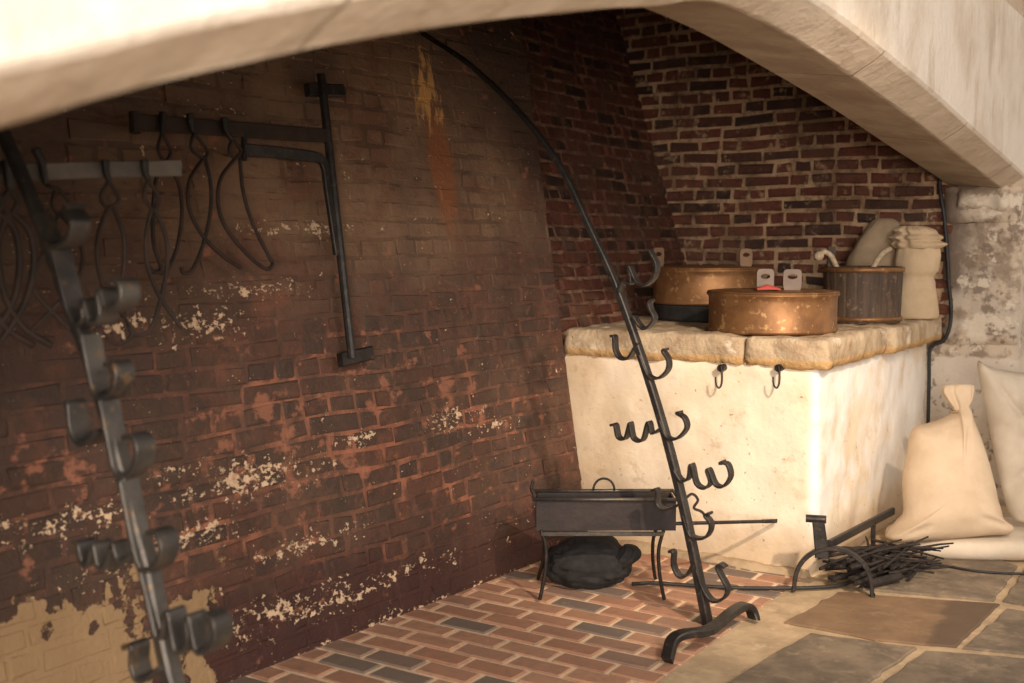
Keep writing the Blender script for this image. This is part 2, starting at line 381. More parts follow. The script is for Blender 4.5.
def bricks(bm, O, U, V, W, H, bl, bh, gap, depth=.012, jit=.004, seed=1, bond='english', keep=None, wave=0.0, hvar=0.0):
    """brick faces standing proud of a mortar bed; attribute bc = (random, random, is brick)"""
    rr = random.Random(seed); O, U, V = Vector(O), Vector(U).normalized(), Vector(V).normalized(); Nn = U.cross(V).normalized()
    L = bm.loops.layers.float_color.get('bc') or bm.loops.layers.float_color.new('bc')
    def P(u, v, d): return O + U * u + V * (v + (wave * noise.noise(Vector((u * 1.3, v * 1.1, seed))) + wave * .4 * noise.noise(Vector((u * 5, v * 3, seed + 9))) if wave and 0 < v < H else 0)) + Nn * d
    nu, nv = max(2, int(W / .12)), max(2, int(H / .12))
    g = [[bm.verts.new(P(W * i / nu, H * j / nv, 0)) for i in range(nu + 1)] for j in range(nv + 1)]
    for j in range(nv):
        for i in range(nu):
            f = bm.faces.new((g[j][i], g[j][i + 1], g[j + 1][i + 1], g[j + 1][i]))
            for l in f.loops: l[L] = (.5, 0, 0, 1)
    row = 0; v = 0
    while v < H - bh * .5:
        header = (row % 2 == 1) if bond == 'english' else False
        u = -rr.random() * bl * .3 if bond != 'run' else -(row % 2) * bl / 2
        while u < W:
            ln = (bl / 2 if header and rr.random() < .8 else bl) if bond == 'english' else bl
            if bond == 'english' and not header and rr.random() < .15: ln = bl / 2
            ln *= 1 + hvar * rr.uniform(-1, 1)
            a, b, c, d = max(u + gap / 2, 0), min(u + ln - gap / 2, W), v + gap / 2, min(v + bh - gap / 2, H)
            if b - a > .02 and (keep is None or keep(a, c)):
                e = depth * rr.uniform(.6, 1.15); col = (rr.random(), rr.random(), 1, 1)
                J = lambda: rr.uniform(-jit, jit)
                cs = [(a, c), (b, c), (b, d), (a, d)]
                tilt = rr.uniform(-.1, .1) * jit * 6
                base = [P(x + J(), y + J(), -.002) for x, y in cs]
                ins = min(.006, gap * .6)
                top = [P(x + (ins if k in (0, 3) else -ins) + J(), y + (ins if k < 2 else -ins) + J(), e + tilt * (1 if k in (0, 3) else -1)) for k, (x, y) in enumerate(cs)]
                bv = [bm.verts.new(p) for p in base]; tv = [bm.verts.new(p) for p in top]
                fs = [bm.faces.new(tv)] + [bm.faces.new((bv[k], bv[(k + 1) % 4], tv[(k + 1) % 4], tv[k])) for k in range(4)]
                for f in fs:
                    for l in f.loops: l[L] = col
            u += ln
        v += bh; row += 1

# ------------------------------------------------------------------ the setting
YE = 7.0; YS = 5.02
up = Vector((-LEAN, 0, 1)).normalized()
bm = bmesh.new()
bricks(bm, (-2.86 - SKEW * 4.5, -1.2, 0), (SKEW, 1, 0), up, 6.20, 3.65, .235, .076, .013, .0045, .007, 3, wave=.018, hvar=.18)
L = bm.loops.layers.float_color['bc']
xe, ye = -2.86 + SKEW * 1.69, YS - .028
f = quad(bm, (xe, ye, 0), (-4.3, ye, 0), (-4.3, ye, 3.65), (xe - LEAN * 3.65, ye, 3.65))
for l in f.loops: l[L] = (.5, .5, 1, 1)
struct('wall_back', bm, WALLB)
bm = bmesh.new()
up2 = Vector((-.32, 0, 1)).normalized()
bricks(bm, (-3.08 + .32 * .06, YS, .94), (0, 1, 0), up2, YE - YS + .03, 2.8, .24, .074, .017, .012, .008, 5, wave=.015, hvar=.2)
struct('wall_recess', bm, WALLC)
bm = bmesh.new()
bricks(bm, (-4.2, YE, .9), (1, 0, 0), (0, 0, 1), 2.70, 2.6, .25, .077, .021, .014, .0075, 8, wave=.014, hvar=.2)
struct('wall_right', bm, WALLR)
bm = bmesh.new(); quad(bm, (-4.3, -1.2, 0), (-4.3, -1.2, 3.65), (-1.5, -1.2, 3.65), (-1.5, -1.2, 0)); struct('wall_left_blocker', bm, DARK)  # unseen end wall, put in to limit light in the fireplace
bm = bmesh.new(); box(bm, -4.3, -1.15, -1.25, 8, 3.6, 3.7); struct('flue_light_blocker', bm, DARK)  # added cover over the open flue, keeps the inside dark

# front wall with the flat pointed arch.  y, z of the outer arris of the soffit
OUT = [(-.6, .9), (-.25, 1.2), (.2, 1.42)] + [(p.y, p.z) for p in [PX(a, b, -1.26) for a, b in ((0, 129), (88, 104), (163, 84), (242, 66), (334, 46), (440, 28), (520, 18), (600, 10), (656, 7), (717, 3), (784, 32), (848, 73), (905, 113), (956, 153))]] + [(6.5, 1.83), (7.0, 1.775)]
oc = [(q[1], q[2]) for q in spline([(0, a, b) for a, b in OUT], 8)]
bm = bmesh.new(); XI, XO, XF = -1.56, -1.26, -1.15; TOPZ = 2.67
def ring(y, z):
    dy = 0
    chz = z + .075
    inz = z + .04
    lump = noise.fractal(Vector((y * 3, 0, z)), .8, 2, 3) * .003
    return [(XI, y, 3.65), (XI, y, inz), ((XI + XO) / 2, y, (inz + z) / 2 + lump), (XO - .012, y, z + lump + .002), (XO, y, z + .004), (XO + .008, y, z + .009 + lump), ((XO + XF) / 2, y, (z + chz) / 2 + lump * 1.5),
            (XF - .01, y, chz - .008), (XF, y, chz + .006 + lump), (XF, y, chz + .2), (XF, y, TOPZ), (XF - .05, y, TOPZ + .05), (XF - .05, y, 3.65)]
prev = None
for (y, z) in oc:
    cur = [bm.verts.new(p) for p in ring(y, z)]
    if prev:
        for k in range(len(cur) - 1): bm.faces.new((prev[k], prev[k + 1], cur[k + 1], cur[k]))
    prev = cur
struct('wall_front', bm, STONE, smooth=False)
# right jamb: stone from the floor to the springing, going on past the end wall
bm = bmesh.new()
rough_box(bm, -1.75, -1.15, YE - .0, 9.5, -.02, 1.0, .03, .02, .06, 4, 2)
rough_box(bm, -1.58, -1.15, YE - .02, 9.5, .9, 1.60, .03, .02, .06, 4, 2)
rough_box(bm, -1.58, -1.16, YE - .03, 9.5, 1.59, 1.80, .03, .02, .05, 5, 5)
rough_box(bm, -1.52, -1.22, YE - .07, YE + .1, 1.655, 1.80, .045, .03, .02, 7, 9)
box(bm, -1.55, -1.15, YE + .01, 9.5, 1.7, 2.67); box(bm, -1.55, -1.2, YE + .01, 9.5, 2.67, 3.65)
struct('wall_jamb', bm, STONE, smooth=True)
# wall beyond the fireplace on the left
bm = bmesh.new(); box(bm, -1.56, -1.15, -2.5, -.6, 0, 3.65); struct('wall_pier', bm, STONE)

# floor
bm = bmesh.new(); box(bm, -3.2, 4.5, -2.5, 9.5, -.12, -.012); struct('floor', bm, FLOORF)
bm = bmesh.new()
bricks(bm, (-3.14, -1.2, -.009), (1, 0, 0), (0, 1, 0), 1.46, 6.3, .232, .114, .017, .008, .002, 21, 'run')
struct('floor_hearth', bm, FLOORB)
# flagstones on a bed of sandy mortar
bm = bmesh.new(); mats = [SLAB_G, SLAB_B, SLAB_T]
quad(bm, (-1.68, -1.2, -.006), (.2, -1.2, -.006), (.2, 9.4, -.006), (-1.68, 9.4, -.006)).material_index = 2
def slab(corners, mi, seed, g=.003):
    pts = [PF(*c) if isinstance(c[0], (int, float)) and abs(c[0]) > 20 else Vector((c[0], c[1], 0)) for c in corners]
    cen = sum(pts, Vector()) / len(pts); rr = random.Random(seed); out = []
    for i in range(len(pts)):
        a, b = pts[i], pts[(i + 1) % len(pts)]; n = max(2, int((b - a).length / .05))
        for k in range(n):
            p = a.lerp(b, k / n); d = (cen - p).normalized()
            out.append(p + d * (g + .012 * noise.fractal(p * 9, .8, 2, 3)))
    tz = .002 + rr.random() * .004
    A = [bm.verts.new((p.x, p.y, -.007)) for p in out]
    B = [bm.verts.new((p.x, p.y, tz - .004)) for p in out]
    C = [bm.verts.new((p + (cen - p).normalized() * .007).to_tuple()[:2] + (tz,)) for p in out]
    if (pts[1] - pts[0]).cross(pts[2] - pts[1]).z < 0: A, B, C = A[::-1], B[::-1], C[::-1]
    n = len(A); fs = [bm.faces.new(C)]
    for k in range(n):
        fs.append(bm.faces.new((A[k], A[(k + 1) % n], B[(k + 1) % n], B[k]))); fs.append(bm.faces.new((B[k], B[(k + 1) % n], C[(k + 1) % n], C[k])))
    for q in fs: q.material_index = mi
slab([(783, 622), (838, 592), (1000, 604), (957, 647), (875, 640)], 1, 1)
slab([(700, 702), (770, 655), (811, 634), (918, 648), (868, 684), (840, 705)], 0, 2)
slab([(925, 650), (1090, 664), (1150, 780), (860, 740), (877, 686)], 0, 3)
slab([(1006, 608), (1110, 626), (1090, 660), (962, 648)], 0, 4)
slab([(872, 570), (858, 589), (994, 601), (1018, 566), (960, 545)], 0, 5)
slab([(1026, 566), (1120, 585), (1110, 620), (1002, 601)], 0, 6)
slab([(690, 706), (835, 712), (850, 748), (700, 760), (640, 745)], 0, 7)
struct('floor_flagstone', bm, mats)

# ------------------------------------------------------------------ plinth
pl = thing('masonry_plinth', 'whitewashed masonry plinth with worn stone top inside the fireplace', 'plinth', (-2.2, 6.0, 0))
bm = bmesh.new(); rough_box(bm, -2.99, -1.64, YS, YE - .03, -.05, .955, .025, .010, .035, 5, 3); obj('plinth_body', bm, PLASTER, pl, True)
for i, (a, b, c, d) in enumerate(((-2.93, -1.984, 5.0, 5.95), (-1.979, -1.595, 4.995, 5.95), (-1.979, -1.555, 5.955, YE - .04), (-3.05, -1.984, 5.955, YE - .04))):
    bm = bmesh.new(); rough_box(bm, a, b, c, d, .925, 1.06, .018, .012, .03, 9, 11 + i * 3); obj('cap_stone', bm, CAP, pl, True)
# ledge of rough footing at the foot of the plinth front
bm = bmesh.new(); rough_box(bm, -2.75, -1.66, YS - .05, YS + .05, -.06, .03, .02, .02, .03, 7, 4); obj('footing', bm, SLAB_T, pl, True)

# ------------------------------------------------------------------ spit racks
def hook_mesh(path, Y, w, th):
    bm = bmesh.new(); strap(bm, spline([PY(x, y, Y) for x, y in path], 5), (0, 1, 0), w, th); return bm
def spit_rack(label, base, Y, bar, hooks, mat, w=.05, w1=.02, hw=.045, th=.011, bt=.030):
    t = thing('spit_rack', label, 'spit rack', base)
    bm = bmesh.new(); strap(bm, spline([PY(x, y, Y) for x, y in bar], 8), (0, 1, 0), w1, bt * .55, w, bt); obj('upright', bm, mat, t)
    for p in hooks: obj('hook', hook_mesh(p, Y - .006, hw, th), mat, t)
    return t
bar1 = [(418, 28), (427, 36), (470, 65), (520, 113), (560, 166), (590, 228), (616, 285), (640, 352), (660, 415), (677, 478), (692, 545), (709, 630)]
hooks1 = [
    [(620, 292), (624, 282), (632, 283), (630, 268), (631, 268), (637, 281), (645, 285), (655, 277), (657, 264), (650, 250)],
    [(634, 316), (643, 328), (650, 326), (655, 318), (651, 309), (650, 303), (653, 300)],
    [(612, 336), (615, 337), (616, 350), (621, 358), (629, 358), (635, 349), (639, 343)],
    [(641, 355), (649, 375), (659, 378), (668, 370), (669, 360), (664, 351), (667, 349)],
    [(612, 425), (616, 425), (619, 437), (626, 438), (630, 425), (631, 424), (634, 438), (643, 440), (648, 424), (650, 423), (653, 433), (662, 428)],
    [(661, 420), (668, 437), (678, 438), (687, 428), (685, 418), (678, 413), (681, 412)],
    [(675, 470), (682, 480), (689, 478), (691, 466), (693, 466), (697, 483), (705, 488), (711, 482), (708, 471), (710, 470), (716, 484), (724, 486), (731, 476), (728, 464), (721, 463), (724, 461)],
    [(653, 490), (658, 490), (658, 503), (664, 509), (672, 508), (682, 503)],
    [(684, 515), (690, 533), (697, 538), (706, 537), (711, 530), (711, 522), (706, 515), (711, 513)],
    [(670, 551), (674, 552), (674, 565), (680, 576), (688, 574), (696, 560)],
    [(697, 568), (703, 586), (710, 598), (717, 601), (725, 597), (728, 588), (722, 576), (718, 567), (721, 564), (726, 567)],
]
rk = spit_rack('tall leaning black iron spit rack with curved top, in front of the white plinth', (-1.80, 4.15, 0), 4.15, bar1, hooks1, IRON, .052, .022, .042, .010)
bm = bmesh.new()
fp = [PF(667, 660, .012), PF(669, 652, .03), PF(673, 640, .06), PF(684, 634, .075), PF(709, 630, .075), PF(730, 614, .075), PF(744, 606, .07), PF(751, 610, .045), PF(754, 619, .012)]
strap(bm, spline(fp, 5), (1, -.25, 0), .05, .028); obj('foot', bm, IRON, rk)

bar2 = [(-14, 105), (6, 140), (28, 190), (48, 240), (66, 292), (88, 350), (104, 400), (120, 455), (135, 515), (150, 570), (161, 625), (174, 683), (186, 735), (205, 830), (222, 905), (233, 955)]
hooks2 = [
    [(42, 215), (50, 236), (58, 246), (68, 245), (77, 236), (80, 222), (73, 210), (76, 206)],
    [(60, 250), (68, 280), (76, 312), (84, 324), (91, 318), (90, 303), (92, 302), (97, 320), (104, 322), (108, 312), (106, 293), (108, 291), (113, 306), (121, 308), (129, 298), (127, 283), (119, 281)],
    [(90, 335), (97, 372), (102, 392), (110, 397), (119, 390), (124, 376), (121, 364), (113, 364)],
    [(73, 403), (76, 404), (78, 425), (84, 440), (93, 442), (104, 430)],
    [(108, 400), (116, 440), (122, 468), (130, 475), (141, 466), (145, 448), (140, 436), (131, 436)],
    [(82, 542), (86, 543), (90, 560), (96, 561), (100, 546), (102, 545), (106, 564), (113, 565), (119, 546), (121, 543), (125, 557), (132, 560), (142, 550)],
    [(128, 480), (138, 530), (146, 563), (155, 568), (165, 560), (169, 545), (164, 532), (155, 531)],
    [(146, 560), (158, 610), (164, 634), (170, 632), (173, 614), (176, 613), (182, 645), (189, 649), (195, 640), (194, 618), (197, 617), (203, 646), (211, 649), (221, 638), (221, 620), (212, 612)],
    [(131, 645), (139, 644), (139, 662), (144, 676), (154, 676), (168, 665)],
]
spit_rack('near left leaning iron spit rack with thick grey hooks, against the dark brick', (-1.75, 1.75, 0), 1.75, bar2, hooks2, IRON_L, .050, .032, .056, .013, .042)

# ------------------------------------------------------------------ fireplace crane on the back wall
cr = thing('fireplace_crane', 'black iron swinging fireplace crane fixed upright to the back wall', 'fireplace crane', PW(352, 357, 0))
bm = bmesh.new(); tube(bm, [PW(321, 74, .09), PW(352, 358, .09)], .017, 10); obj('post', bm, IRON, cr)
W3 = Vector((0, 0, 1))
bm = bmesh.new(); strap(bm, [PW(134, 122, .09), PW(329, 136, .09)], (-LEAN, 0, 1), .052, .018); tube(bm, [PW(134, 112, .09), PW(135, 133, .09)], .017, 8); obj('arm', bm, IRON_R, cr)
bm = bmesh.new(); strap(bm, spline([PW(243, 150, .09), PW(280, 153, .09), PW(308, 156, .09), PW(320, 159, .09), PW(325, 168, .09), PW(327, 185, .09), PW(332, 220, .09), PW(337, 255, .09)], 6), (1, 0, 0), .02, .046, .02, .028); obj('brace', bm, IRON, cr)
bm = bmesh.new(); tube(bm, [PW(244, 128, .09), PW(244, 160, .09)], .011, 8); obj('stop_pin', bm, IRON, cr)
for a, b, hh in (((307, 90), (342, 91), .05), ((340, 360), (371, 353), .055)):
    bm = bmesh.new(); strap(bm, [PW(*a, .07), PW(*b, .07)], (-LEAN, 0, 1), hh, .03); obj('wall_bracket', bm, IRON, cr)

# grey rail standing off the wall nearer the camera
ra = Vector((-2.73, 1.81, 0)); rbv = Vector((-2.55, 2.24, 0)); rd = (rbv - ra).normalized(); rn = rd.cross(W3)
def PR(px, py, off=0.0): return PL(px, py, ra + rn * off, rn)
rail = thing('iron_rail', 'flat grey iron rail with hangers at the far left, below the crane arm', 'iron rail', PR(0, 173))
bm = bmesh.new(); strap(bm, [PR(-70, 177), PR(0, 173), PR(90, 170), PR(181, 168)], (0, 0, 1), .045, .014); obj('rail_bar', bm, RAIL, rail)
a = PR(-70, 177); bm = bmesh.new(); strap(bm, [a, Vector((-3.05, a.y, a.z))], (0, 0, 1), .04, .014); obj('rail_bracket', bm, RAIL, rail)

def hanger(label, fn, hook, loop, arms, r=.0072, g='iron pot hangers'):
    t = thing('pot_hanger', label, 'pot hanger', fn(*hook[-1]), g)
    bm = bmesh.new(); tube(bm, spline([fn(*p) for p in hook], 5), r * 1.9, 8, r * 1.1); obj('hook', bm, IRON, t, True)
    if loop: bm = bmesh.new(); tube(bm, spline([fn(*p) for p in loop + loop[:1]], 5)[:-1], r * .9, 6, closed=True); obj('ring', bm, IRON_R, t, True)
    for a in arms:
        bm = bmesh.new(); tube(bm, spline([fn(*p) for p in a], 6), r * .95, 7); obj('arm', bm, IRON_R, t, True)
fw = lambda x, y: PW(x, y, .115)
fr = lambda x, y: PR(x, y, .018) 
hanger('black iron pot hanger nearest the free end of the upper crane arm', fw, [(163, 113), (162, 122), (162, 134)],
       [(162, 134), (158, 149), (165, 161), (171, 151)], [[(165, 162), (156, 180), (153, 215), (154, 245), (161, 268), (154, 272), (150, 268)], [(167, 162), (179, 185), (182, 215), (177, 248), (166, 272), (158, 271)]])
hanger('black iron pot hanger in the middle of the upper crane arm', fw, [(190, 114), (191, 124), (194, 133)],
       [(194, 133), (191, 148), (203, 158), (207, 150)], [[(204, 158), (190, 180), (189, 208), (203, 236), (223, 256), (241, 268)], [(205, 158), (211, 186), (210, 215), (202, 248), (192, 270), (184, 273), (181, 267)]])
hanger('black iron pot hanger on the crane arm closest to the crane post', fw, [(224, 118), (226, 130), (232, 140)],
       [(232, 140), (229, 151), (235, 158), (241, 150)], [[(236, 158), (221, 178), (218, 203), (226, 228), (247, 254), (266, 269), (273, 264)], [(240, 158), (243, 190), (253, 224), (273, 264)]])
hanger('thin iron pot hanger near the right tip of the grey rail', fr, [(144, 160), (145, 172), (148, 180)],
       [(148, 180), (144, 197), (153, 209), (159, 198)], [[(152, 208), (146, 236), (148, 266), (160, 297), (182, 328)], [(154, 208), (166, 238), (167, 268), (160, 302), (150, 330), (136, 335), (128, 327)]], .0062)
hanger('thin iron pot hanger second from the right tip of the grey rail', fr, [(105, 160), (106, 172), (109, 181)],
       [(109, 181), (101, 196), (107, 207), (119, 200)], [[(108, 207), (98, 236), (98, 266), (108, 296), (132, 330), (119, 344), (106, 338)], [(113, 207), (123, 234), (124, 266), (116, 298), (98, 328), (88, 338)]], .0062)
hanger('thin iron pot hanger just right of the near spit rack bar on the rail', fr, [(35, 148), (42, 164), (45, 184)],
       [(57, 188), (52, 203), (59, 214), (69, 203)], [[(45, 184), (58, 190)], [(59, 214), (48, 245), (33, 285), (58, 318), (84, 341)], [(61, 214), (80, 240), (80, 275), (54, 308), (26, 336)]], .0062)
hanger('dark iron pot hanger at the left edge behind the near spit rack', fr, [(8, 160), (9, 175), (10, 190)],
       [(10, 190), (3, 202), (10, 214), (18, 202)], [[(9, 212), (-2, 245), (3, 290), (22, 326), (52, 346)], [(12, 212), (30, 232), (34, 265), (24, 305), (0, 342)]], .010)
hanger('thick dark iron pot hanger cut by the left edge of the picture', fr, [(-8, 162), (-7, 175), (-6, 190)],
       [(-6, 190), (-14, 202), (-6, 214), (2, 202)], [[(-7, 212), (-20, 245), (-14, 290), (4, 326), (34, 346)], [(-4, 212), (14, 228), (20, 262), (12, 305), (-14, 342)]], .010)

# ------------------------------------------------------------------ plinth-top things
ZT = 1.062
def pan(name, label, c, r, h, tabs, z0=ZT, mat=COPPER):
    t = thing(name, label, 'copper pan', (c[0], c[1], z0))
    prof = [(r * .80, .004), (r * .97, 0), (r * .995, .006), (r * 1.005, .014), (r * .985, .022), (r * .985, h * .75), (r * .99, h * .86), (r * 1.02, h * .9), (r * 1.02, h * .945), (r * .99, h * .95)]
    bm = bmesh.new(); lathe(bm, prof, (c[0], c[1], z0), 72); obj('pan_body', bm, mat, t, True)
    bm = bmesh.new(); lathe(bm, [(r * .99, h * .94), (r * 1.012, h * .96), (r * 1.005, h * .985), (r * .93, h), (r * .5, h * 1.03), (r * .05, h * 1.04)], (c[0], c[1], z0), 72); obj('pan_lid', bm, mat, t, True)
    for i, (dx, dy, w, hh, m, yaw) in enumerate(tabs):
        e1 = CR * math.cos(yaw) + CF * math.sin(yaw); e2 = W3.cross(e1) * -1
        o = Vector((c[0], c[1], z0 + h * .97)) + CR * dx + CF * dy
        bm = bmesh.new(); tab(bm, o, e1, e2, w, hh); obj('tab_handle', bm, m, t)
    return t
def tab(bm, o, e1, e2, w, h, th=.008):
    """upright plate with rounded top and an oval hand hole"""
    n = 24; outer, inner = [], []
    hc = h * .68
    for k in range(n):
        a = 2 * math.pi * k / n; ca, sa = math.cos(a), math.sin(a)
        s_ = max(abs(ca) ** 1, 1e-6)
        q = (abs(ca) ** 5 + abs(sa) ** 5) ** (-1 / 5)
        x = ca * q * w / 2; zz = hc + (sa * q * (h - hc) if sa > 0 else sa * q * hc)
        outer.append((x, zz)); inner.append((ca * w * .27, hc + sa * h * .11))
    def mk(l, d): return [bm.verts.new(o + e1 * x + W3 * z + e2 * d) for x, z in l]
    A, B, C, D = mk(outer, -th / 2), mk(outer, th / 2), mk(inner, -th / 2), mk(inner, th / 2)
    for k in range(n):
        j = (k + 1) % n
        bm.faces.new((A[k], A[j], C[j], C[k])); bm.faces.new((B[j], B[k], D[k], D[j])); bm.faces.new((A[j], A[k], B[k], B[j])); bm.faces.new((C[k], C[j], D[j], D[k]))
pan('copper_pan', 'lidded round copper pan with two upright pale tab handles at the plinth edge', (-1.985, 5.36), .305, .195,
    [(-.062, -.12, .080, .110, BRASS, 0), (.064, -.12, .086, .108, BRASS, 0)])
lo = Vector((-2.585, 5.97))
pan('copper_pan', 'lidded round copper pan behind, raised on a black iron pan', (lo.x, lo.y), .30, .20,
    [(-.27, .0, .065, .11, TAB, .3), (.20, -.05, .07, .105, TAB, .1)], 1.152)
t = tag(obj('iron_pan', (lambda b: (lathe(b, [(.24, 0), (.275, .004), (.285, .02), (.285, .078), (.292, .084), (.26, .088)], (lo.x, lo.y, ZT), 56), b)[1])(bmesh.new()), CLOTH_B, smooth=True),
        'shallow black iron pan underneath the raised copper pan', 'pan')
# red cloth tucked by the handles
c = PL(766, 291, Vector(loc(0, 5.42)), CF)
bm = bmesh.new()
N = 22
for i in range(N + 1):
    for j in range(9):
        u, v = i / N, j / 8
        p = Vector((c.x, c.y, ZT + .205)) + CR * ((u - .5) * .11) + CF * ((v - .5) * .07 - .03)
        p.z += .006 + .016 * math.sin(u * math.pi) * math.sin(v * math.pi) * (1 + .6 * noise.noise(p * 30)) - .004 * (v < .1)
        bm.verts.new(p)
bm.verts.ensure_lookup_table()
for i in range(N):
    for j in range(8): bm.faces.new([bm.verts[k] for k in (i * 9 + j, (i + 1) * 9 + j, (i + 1) * 9 + j + 1, i * 9 + j + 1)])
rg = obj('red_rag', bm, RED, None, True); m_ = rg.modifiers.new('s', 'SOLIDIFY'); m_.thickness = .004
tag(rg, 'small crumpled red rag on the front copper pan lid', 'rag')

# wooden bucket
bc = loc(1.86, 6.20); t = thing('wooden_bucket', 'dark wooden stave bucket with rope handles beside the front copper pan', 'bucket', (bc.x, bc.y, ZT))
fl = lambda a: 1 - .009 * (abs(math.sin(a * 11)) < .08)
bm = bmesh.new(); lathe(bm, [(.185, 0), (.196, .004), (.20, .15), (.205, .29), (.198, .296), (.185, .29), (.178, .10), (.06, .09)], (bc.x, bc.y, ZT), 132, fl); obj('stave_wall', bm, STAVE, t)
for z in (.012, .268):
    bm = bmesh.new(); rr_ = .199 + z * .03; lathe(bm, [(rr_ - .01, z), (rr_ + .005, z), (rr_ + .006, z + .024), (rr_ - .01, z + .024)], (bc.x, bc.y, ZT), 64); obj('copper_hoop', bm, COPPER, t, True)
ear = bc - CR * .165 + CF * .02
bm = bmesh.new(); obox(bm, Vector((ear.x, ear.y, ZT + .22)) - CR * .02 - CF * .012, CR * .04, CF * .024, W3 * .18); obj('stave_ear', bm, STAVE, t)
def PD(px, py, d): return PL(px, py, loc(0, d), CF)
bm = bmesh.new(); pp = spline([PD(819, 257, 6.15), PD(824, 252, 6.15), PD(831, 256, 6.17), PD(837, 268, 6.2)], 6); tube(bm, pp, .014, 10)
lv = PD(819, 256, 6.15); bmesh.ops.create_icosphere(bm, subdivisions=2, radius=.026, matrix=__import__('mathutils').Matrix.Translation(lv)); obj('rope_handle', bm, ROPE, t, True)
bm = bmesh.new(); tube(bm, spline([PD(873, 268, 6.2), PD(878, 259, 6.2), (PD(884, 252, 6.22)), PD(890, 249, 6.26)], 6), .014, 10); obj('rope_handle', bm, ROPE, t, True)

# ------------------------------------------------------------------ sacks
def sack_bm(base, secs, seg=56, ex=2.4, amp=.012, rip=.0, ripz=1e9, seed=0, n=6, e1=CR, e2=CF):
    """secs: (shift right, shift back, z, half width, half depth, ripple)"""
    bm = bmesh.new(); S = spline([Vector(s[:3]) for s in secs], n); S2 = spline([Vector(s[3:6]) for s in secs], n); rings = []
    for p, q in zip(S, S2):
        ring_ = []
        for k in range(seg):
            a = 2 * math.pi * k / seg; ca, sa = math.cos(a), math.sin(a)
            rr = (abs(ca) ** ex + abs(sa) ** ex) ** (-1 / ex)
            rr *= 1 + q.z * (math.sin(a * 7 + seed + p.z * 5) * .6 + .4 * math.sin(a * 14 + seed * 2))
            v = Vector(base) + e1 * (p.x + ca * rr * max(q.x, .002)) + e2 * (p.y + sa * rr * max(q.y, .002)) + W3 * p.z
            d = (e1 * ca + e2 * sa)
            nn = noise.fractal(v * 6 + Vector((seed * 3.1, 0, 0)), .9, 2, 3) + .5 * (abs(noise.noise(v * 9 + Vector((0, seed, 0)))) - .25) * 2
            v += d * nn * amp * min(1, q.x / .08)
            ring_.append(bm.verts.new(v))
        rings.append(ring_)
    for A, B in zip(rings, rings[1:]):
        for k in range(seg): bm.faces.new((A[k], A[(k + 1) % seg], B[(k + 1) % seg], B[k]))
    bm.faces.new(rings[0][::-1]); bm.faces.new(rings[-1])
    return bm
def cord_ring(c, r, th, mat, parent):
    bm = bmesh.new(); tube(bm, [c + Vector((math.cos(a) * r, math.sin(a) * r, .004 * math.sin(3 * a))) for a in [2 * math.pi * k / 24 for k in range(24)]], th, 8, closed=True); obj('tie_cord', bm, mat, parent, True)

def pillow_bm(outline, depth, T, seed, amp=.012, folds=(), n=6, K=14):
    """cloth bag stuffed full: a seam loop with its own distance and a bulging front and back"""
    m = len(outline); loop = []
    pts = [Vector((x, y, 0)) for x, y in outline]
    for i in range(m):
        p0, p1, p2, p3 = pts[i - 1], pts[i], pts[(i + 1) % m], pts[(i + 2) % m]
        for k in range(n):
            t = k / n; loop.append(.5 * ((2 * p1) + (p2 - p0) * t + (2 * p0 - 5 * p1 + 4 * p2 - p3) * t * t + (3 * p1 - p0 - 3 * p2 + p3) * t ** 3))
    L3 = [PD(p.x, p.y, depth(p.y)) for p in loop]; cen = sum(L3, Vector()) / len(L3); bm = bmesh.new(); rings = {}
    seam = [bm.verts.new(p) for p in L3]
    for side, th in ((-1, T), (1, T * .7)):
        prev = seam
        for k in range(K - 1, 0, -1):
            t = k / K; h = (1 - t ** 2.2) ** .55; cur = []
            for p in L3:
                q = cen.lerp(p, t); d = CF * side * th * h + W3 * (-.02 * h)
                w = noise.fractal(q * 5 + Vector((seed * 2.7, side, 0)), .9, 2, 3) + .7 * (abs(noise.noise(Vector((q.x * 4, q.y * 4, q.z * 11)) + Vector((seed, 0, 0)))) - .2)
                fd = 0
                for (fx, fy, gx, gy, wd, dpth) in folds:
                    a, b_ = PD(fx, fy, depth(fy)), PD(gx, gy, depth(gy)); ab = b_ - a; u = max(0, min(1, (q - a).dot(ab) / ab.length_squared)); ds = (q - a - ab * u).length
                    fd += dpth * math.exp(-(ds / wd) ** 2) * math.sin(math.pi * min(1, .15 + u * .85))
                cur.append(bm.verts.new(q + d + CF * side * (w * amp + fd) * min(1, h * 1.3)))
            for i in range(len(prev)):
                j = (i + 1) % len(prev); f = (prev[i], prev[j], cur[j], cur[i]); bm.faces.new(f if side < 0 else f[::-1])
            prev = cur
        c = bm.verts.new(cen + CF * side * th - W3 * .02)
        for i in range(len(prev)):
            j = (i + 1) % len(prev); f = (prev[i], prev[j], c); bm.faces.new(f if side < 0 else f[::-1])
    bmesh.ops.recalc_face_normals(bm, faces=bm.faces)
    return bm
# flat white sack lying under the others
b = loc(2.42, 5.60)
o = obj('flour_sack', sack_bm(b, [(0, .0, .0, .50, .20, 0), (0, 0, .004, .56, .25, 0), (0, 0, .04, .58, .28, .01), (0, 0, .085, .54, .26, .01), (0, 0, .098, .40, .18, 0), (0, 0, .10, .05, .03, 0)], ex=2.8, amp=.012, seed=3), SACK2, None, True)
tag(o, 'flat white canvas sack lying on the flagstones under the other sacks', 'sack')
